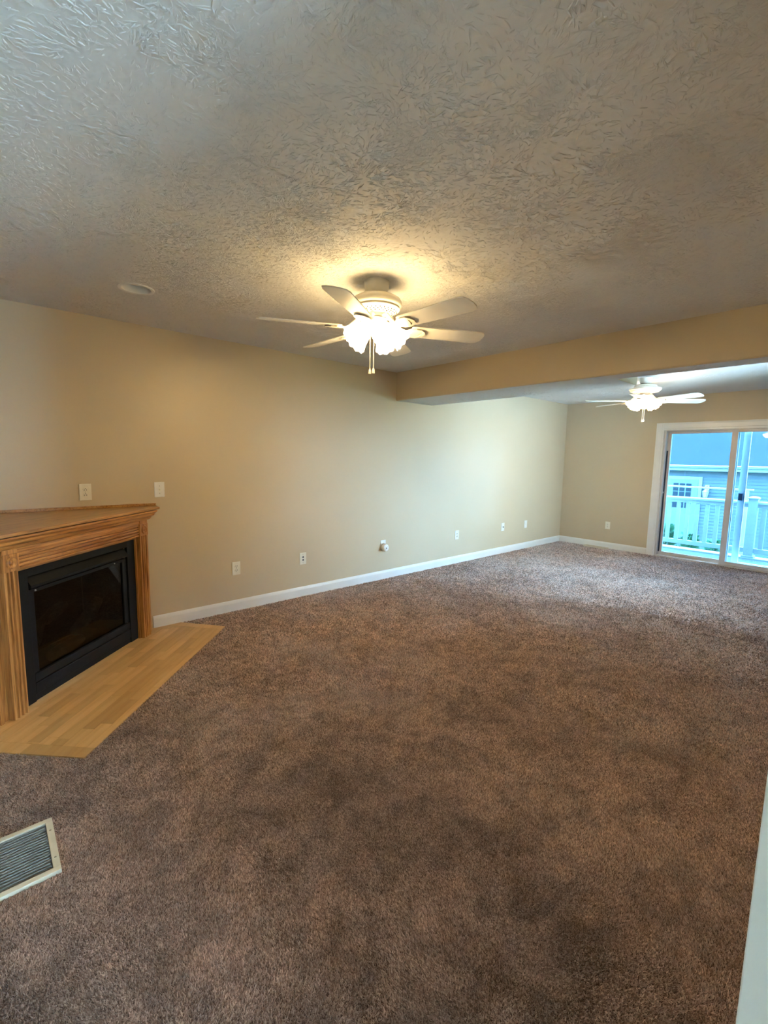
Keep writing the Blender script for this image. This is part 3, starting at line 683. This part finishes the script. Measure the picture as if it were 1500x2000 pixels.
# ------------------------------------------------------------------ wall plates
def plate_mesh(name, mat, w=0.078, h=0.124):
    return MB().box((-w / 2, -0.0065, -h / 2), (w / 2, -0.0005, h / 2)).mesh(name, [mat], bevel=0.0025)
recep = MB().lathe([(0.0165, 0.0), (0.0165, 0.0028), (0.0155, 0.0034)], seg=24).mesh('receptacle', ['plate_ivory'])
slot = MB().box((-0.0016, -0.0006, -0.0045), (0.0016, 0.0004, 0.0045)).mesh('slot', ['slot_dark'])
gnd = MB().lathe([(0.0028, -0.0004), (0.0028, 0.0006)], axis=(0, -1, 0), seg=10).mesh('ground_hole', ['slot_dark'])
scr = MB().lathe([(0.003, 0.0), (0.0028, 0.001), (0.001, 0.0014)], axis=(0, -1, 0), seg=10).mesh('screw', ['brass_dull'])
def outlet(loc, rz, label, mat='plate_ivory', inverted=False):
    t = thing('wall_outlet', label, 'outlet', loc, rz, 'duplex wall outlets'); share('cover_plate', plate_mesh('cover_plate', mat), t)
    for s in (-1, 1):
        r = share('receptacle', recep, t, (0, -0.0065, s * 0.0195), (PI / 2, 0, 0))
        g = 1 if inverted else -1
        for dx in (-0.0062, 0.0062):
            share('slot', slot, t, (dx, -0.0103, s * 0.0195 - g * 0.0035))
        share('ground_hole', gnd, t, (0, -0.0100, s * 0.0195 + g * 0.0075))
    share('screw', scr, t, (0, -0.0065, 0)); return t
outlet((0.574, W, 1.153), 0, 'ivory duplex outlet on the wall above the mantel shelf', inverted=True)
outlet((1.730, W, 0.396), 0, 'ivory duplex outlet low on the wall nearest the fireplace')
outlet((4.935, W, 0.392), 0, 'white duplex outlet low on the long wall past the plug-in device', 'plate_white')
outlet((L, 3.186, 0.381), -PI / 2, 'ivory duplex outlet on the wall left of the sliding door')
sw = thing('light_switch', 'white toggle light switch above the right end of the mantel', 'light switch', (1.090, W, 1.155))
share('cover_plate', plate_mesh('cover_plate', 'plate_white'), sw)
MB().box((-0.006, -0.0085, -0.013), (0.006, -0.0066, 0.013)).build('toggle_frame', 'plate_ivory', sw)
MB().sweep([(-0.0086, -0.005), (-0.018, 0.004), (-0.017, 0.009), (-0.0086, 0.006)], (-0.004, 0, 0), (0.004, 0, 0), (0, 1, 0), (0, 0, 1)).build('toggle', 'plate_white', sw)
for s in (-1, 1): share('screw', scr, sw, (0, -0.0065, s * 0.030))
jk = thing('jack_plate', 'ivory jack plate with two dark round ports low on the wall', 'wall plate', (2.449, W, 0.392))
share('cover_plate', plate_mesh('cover_plate', 'plate_ivory'), jk)
for z in (0.016, -0.014):
    MB().lathe([(0.011, 0.0), (0.011, 0.003), (0.008, 0.003), (0.008, 0.0)], (0, -0.0066, z), (0, -1, 0), 18, close=True).build('port_ring', 'steel_grey', jk)
    MB().lathe([(0.0078, 0.0), (0.0078, 0.0015)], (0, -0.0066, z), (0, -1, 0), 16).build('port', 'slot_dark', jk)
for s in (-1, 1): share('screw', scr, jk, (0, -0.0065, s * 0.042))
cj = thing('coax_plate', 'white plate with a single dark coax port near the far corner', 'wall plate', (6.045, W, 0.408))
share('cover_plate', plate_mesh('cover_plate', 'plate_white'), cj)
MB().lathe([(0.008, 0.0), (0.008, 0.004), (0.0045, 0.005), (0.0045, 0.016)], (0, -0.0066, 0), (0, -1, 0), 14).build('port', 'slot_dark', cj)
pj = thing('phone_plate', 'white wall plate low on the long wall closest to the far corner', 'wall plate', (6.700, W, 0.398))
share('cover_plate', plate_mesh('cover_plate', 'plate_white'), pj)
MB().box((-0.008, -0.009, -0.008), (0.008, -0.0066, 0.008)).build('port', 'plate_ivory', pj)
# outlet with the round plug-in device
outlet((3.560, W, 0.405), 0, 'white outlet behind the round plug-in device', 'plate_white')
pd = thing('plug_in_device', 'small round white plug-in device sticking out of a low outlet', 'plug-in device', (3.562, W - 0.0125, 0.380))
MB().lathe([(0.030, 0.0), (0.043, 0.004), (0.046, 0.020), (0.045, 0.036), (0.040, 0.046), (0.020, 0.050), (0.004, 0.051)], (0, 0, 0), (0, -1, 0), 32).build('body', 'plate_white', pd, smooth=True)
MB().box((-0.006, -0.0535, -0.009), (0.006, -0.0505, 0.005)).build('port', 'slot_dark', pd)
MB().lathe([(0.004, 0.0), (0.004, 0.002)], (0.019, -0.049, 0.012), (0, -1, 0), 10).build('indicator', 'steel_grey', pd)

# ------------------------------------------------------------------ floor grilles
gv = thing('return_air_grille', 'cream metal return air grille set in the carpet at lower left', 'floor vent', (VENT[0], VENT[1], 0))
vw, vd = VENT[2] - VENT[0], VENT[3] - VENT[1]; fb_ = 0.022
for a, b in (((0, 0), (vw, fb_)), ((0, vd - fb_), (vw, vd)), ((0, fb_), (fb_, vd - fb_)), ((vw - fb_, fb_), (vw, vd - fb_))):
    MB().box((a[0], a[1], -0.012), (b[0], b[1], 0.004)).build('frame_bar', 'register_cream', gv, bevel=0.0015)
MB().box((0.001, 0.001, -0.11), (vw - 0.001, vd - 0.001, -0.10)).build('duct_bottom', 'duct_dark', gv)
NS = 18; st = (vd - 2 * fb_) / NS
sl_me = MB().sweep([(-0.0012, -0.010), (0.0012, -0.010), (0.0075, 0.001), (0.0045, 0.001)], (fb_, 0, 0), (vw - fb_, 0, 0), (0, 1, 0), (0, 0, 1)).mesh('slat', ['slat_grey'])
for i in range(NS): share('slat', sl_me, gv, (0, fb_ + (i + 0.3) * st, -0.002))
for yy in (0.07, 0.225): share('screw', MB().lathe([(0.004, 0), (0.002, 0.0015)], seg=10).mesh('screw', ['brass_dull']), gv, (vw - 0.011, yy, 0.004))
rg = thing('floor_register', 'cream floor register against the baseboard near the sliding door', 'floor vent', (REG[0], REG[1], 0))
rw, rd = REG[2] - REG[0], REG[3] - REG[1]
for a, b in (((0, 0), (rw, 0.018)), ((0, rd - 0.018), (rw, rd)), ((0, 0.018), (0.018, rd - 0.018)), ((rw - 0.018, 0.018), (rw, rd - 0.018))):
    MB().box((a[0], a[1], -0.012), (b[0], b[1], 0.008)).build('frame_bar', 'register_cream', rg, bevel=0.002)
MB().box((0.001, 0.001, -0.08), (rw - 0.001, rd - 0.001, -0.07)).build('duct_bottom', 'duct_dark', rg)
rs = MB().box((0.018, -0.004, -0.008), (rw - 0.018, 0.004, 0.004)).mesh('slat', ['register_cream'])
for i in range(18): share('slat', rs, rg, (0, 0.028 + i * (rd - 0.056) / 17, 0))

# ------------------------------------------------------------------ outside: deck, railing, neighbour
ZD = -0.05
dk = thing('deck', 'pale plank deck outside the sliding door', 'deck', (L + 0.16, 1.5, ZD), kind='structure')
bx0 = 0.0; bw_ = 0.14; nb = 8
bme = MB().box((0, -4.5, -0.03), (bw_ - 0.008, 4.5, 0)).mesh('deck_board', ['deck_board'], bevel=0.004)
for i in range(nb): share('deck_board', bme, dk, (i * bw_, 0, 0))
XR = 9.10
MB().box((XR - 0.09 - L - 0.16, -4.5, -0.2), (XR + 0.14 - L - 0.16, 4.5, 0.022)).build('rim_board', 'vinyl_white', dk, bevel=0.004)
MB().box((0.0, -4.5, -1.3), (0.04, 4.5, -0.04)).box((0.85, -4.5, -0.24), (0.95, 4.5, -0.04)).build('joist', 'stem_brown', dk)
rl = thing('deck_railing', 'white vinyl deck railing with square balusters and capped post', 'railing', (XR, 1.5, ZD + 0.022))
MB().sweep([(-0.045, 0.855), (-0.045, 0.880), (-0.030, 0.898), (0.030, 0.898), (0.045, 0.880), (0.045, 0.855)], (0, -4.2, 0), (0, 4.2, 0), (1, 0, 0), (0, 0, 1)).build('top_rail', 'vinyl_white', rl)
MB().box((-0.025, -4.2, 0.800), (0.025, 4.2, 0.854)).build('sub_rail', 'vinyl_white', rl)
MB().box((-0.03, -4.2, 0.075), (0.03, 4.2, 0.148)).build('bottom_rail', 'vinyl_white', rl, bevel=0.004)
bal = MB().box((-0.018, -0.029, 0.1485), (0.018, 0.029, 0.7995)).mesh('baluster', ['vinyl_white'], bevel=0.003)
PY = [1.487 - 1.5, 1.487 - 1.5 + 1.95, 1.487 - 1.5 - 1.95]
yb = -2.95
for k in range(-15, 18):
    yy = 1.487 - 1.5 + 0.041 * (1 if k >= 0 else 0) + k * 0.1405
    if min(abs(yy - q) for q in PY) > 0.09: share('baluster', bal, rl, (0, yy, 0))
pom = MB().box((-0.06, -0.06, 0.0), (0.06, 0.06, 0.935)).mesh('post', ['vinyl_white'], bevel=0.005)
pcm = MB().lathe([(0.104, 0.936), (0.104, 0.950), (0.07, 0.966), (0.02, 0.976), (0.004, 0.977)], seg=4).mesh('post_cap', ['vinyl_white'])
psm = MB().box((-0.08, -0.08, 0.0), (0.08, 0.08, 0.03)).mesh('post_skirt', ['vinyl_white'], bevel=0.004)
for q in PY:
    p_ = share('post', pom, rl, (0, q, 0)); share('post_cap', pcm, p_, rot=(0, 0, PI / 4)); share('post_skirt', psm, p_)
hr = thing('yard_handrail', 'thin white handrail running beyond the deck railing', 'handrail', (10.9, 3.0, -1.4))
MB().box((-0.02, -1.2, 2.345), (0.02, 1.6, 2.38)).build('rail', 'vinyl_white', hr, bevel=0.005)
for yy in (-1.1, 1.5): MB().box((-0.03, yy - 0.03, 0.0), (0.03, yy + 0.03, 2.344)).build('post', 'vinyl_white', hr)

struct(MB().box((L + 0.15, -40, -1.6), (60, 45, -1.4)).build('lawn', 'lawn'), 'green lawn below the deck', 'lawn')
hs = thing('neighbor_house', 'grey sided neighboring house with shingle roof and white eave', 'house', (18.0, 4.0, -1.4))
sid = MB(); crs = 0.105; nz_ = 25
for i in range(nz_):
    z = i * crs; sid.add([(-0.028, -10, z), (-0.028, 6, z), (-0.010, 6, z + crs), (-0.010, -10, z + crs), (0.0, -10, z), (0.0, 6, z)], [(0, 1, 2, 3), (4, 5, 1, 0)])
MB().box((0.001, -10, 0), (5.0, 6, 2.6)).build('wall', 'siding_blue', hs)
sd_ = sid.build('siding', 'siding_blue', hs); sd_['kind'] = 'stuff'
ga = MB().box((-0.32, -10.3, 2.60), (-0.30, 6.3, 2.77)).build('fascia', 'fascia_white', hs)
MB().sweep([(-0.321, 2.68), (-0.40, 2.70), (-0.43, 2.77), (-0.321, 2.77)], (0, -10.3, 0), (0, 6.3, 0), (1, 0, 0), (0, 0, 1)).build('gutter', 'fascia_white', hs)
MB().box((-0.30, -10.3, 2.60), (0.0, 6.3, 2.615)).build('soffit', 'fascia_white', hs)
rf = thing('roof', None, None); rf.parent = hs; rf.location = (-0.34, -2, 2.79); rf.rotation_euler = (0, -math.atan2(0.55, 1), 0)
nrow = 26
for i in range(nrow):
    MB().sweep([(i * 0.22, 0.003), (i * 0.22 + 0.235, 0.0025), (i * 0.22 + 0.235, -0.03), (i * 0.22, -0.012)], (0, -8.5, 0), (0, 8.5, 0), (1, 0, 0), (0, 0, 1)).build('shingle_course', 'shingle', rf)
# its side door with nine panes
dr_ = thing('door', None, None); dr_.parent = hs; dr_.location = (-0.03, 0.90, 0.0)
y0 = -0.45; dz0 = 0.28
MB().box((-0.03, -0.56, dz0), (-0.001, 0.56, dz0 + 2.12)).build('door_trim', 'fascia_white', dr_)
dl = MB().box((-0.05, -0.45, dz0), (-0.031, 0.45, dz0 + 2.02)).build('door_leaf', 'house_door_paint', dr_)
for r in range(3):
    for c in range(3):
        MB().box((-0.056, -0.27 + c * 0.19, 2.16 - (r + 1) * 0.285 + 0.02), (-0.051, -0.27 + c * 0.19 + 0.155, 2.16 - r * 0.285)).build('pane', 'far_pane', dr_)
ln_ = thing('wall_lantern', 'small white lantern beside the neighboring house door', 'lantern', (17.97, 4.19, 0.50))
MB().box((-0.05, -0.06, 0.06), (-0.001, 0.06, 0.24)).build('back_plate', 'vinyl_white', ln_)
MB().tube([(-0.03, 0, 0.20), (-0.12, 0, 0.22), (-0.16, 0, 0.12)], 0.015).build('arm', 'vinyl_white', ln_)
MB().lathe([(0.02, 0.10), (0.10, 0.02), (0.09, 0.0), (0.06, -0.16), (0.02, -0.18)], (-0.16, 0, 0.0), seg=6).build('lantern_glass', 'vinyl_white', ln_)
def shrub(loc, h, w, n, label):
    t = thing('shrub', label, 'shrub', loc, 0, 'shrubs below the deck'); m = MB(); r = random.Random(int(loc[1] * 100))
    for i in range(n):
        a = r.uniform(0, 2 * PI); q = r.random() ** 0.5; z = r.uniform(0.05, 1.0); rad = w * q * (1.15 - z * 0.6)
        c = Vector((math.cos(a) * rad, math.sin(a) * rad, z * h)); d = Vector((math.cos(a) * 0.5, math.sin(a) * 0.5, r.uniform(0.3, 1.0))).normalized()
        s = d.cross(Vector((r.random(), r.random(), 0.2))).normalized(); k = r.uniform(0.06, 0.12)
        m.add([c, c + d * k * 0.5 + s * k * 0.28, c + d * k, c + d * k * 0.5 - s * k * 0.28], [(0, 1, 2, 3)])
    f = m.build('foliage', 'leaf_green', t); f['kind'] = 'stuff'
    for k in range(4): MB().tube([(0, 0, 0), (math.cos(k * 1.6) * w * 0.3, math.sin(k * 1.6) * w * 0.3, h * 0.8)], [0.02, 0.008], 6).build('stem', 'stem_brown', t)
shrub((11.7, 3.44, -1.4), 1.42, 0.24, 1100, 'tallest green shrub seen low through the deck railing')
shrub((11.5, 2.90, -1.4), 1.28, 0.22, 1000, 'middle green shrub seen low through the deck railing')
shrub((12.2, 2.62, -1.4), 1.10, 0.22, 800, 'lowest green shrub seen low through the deck railing')
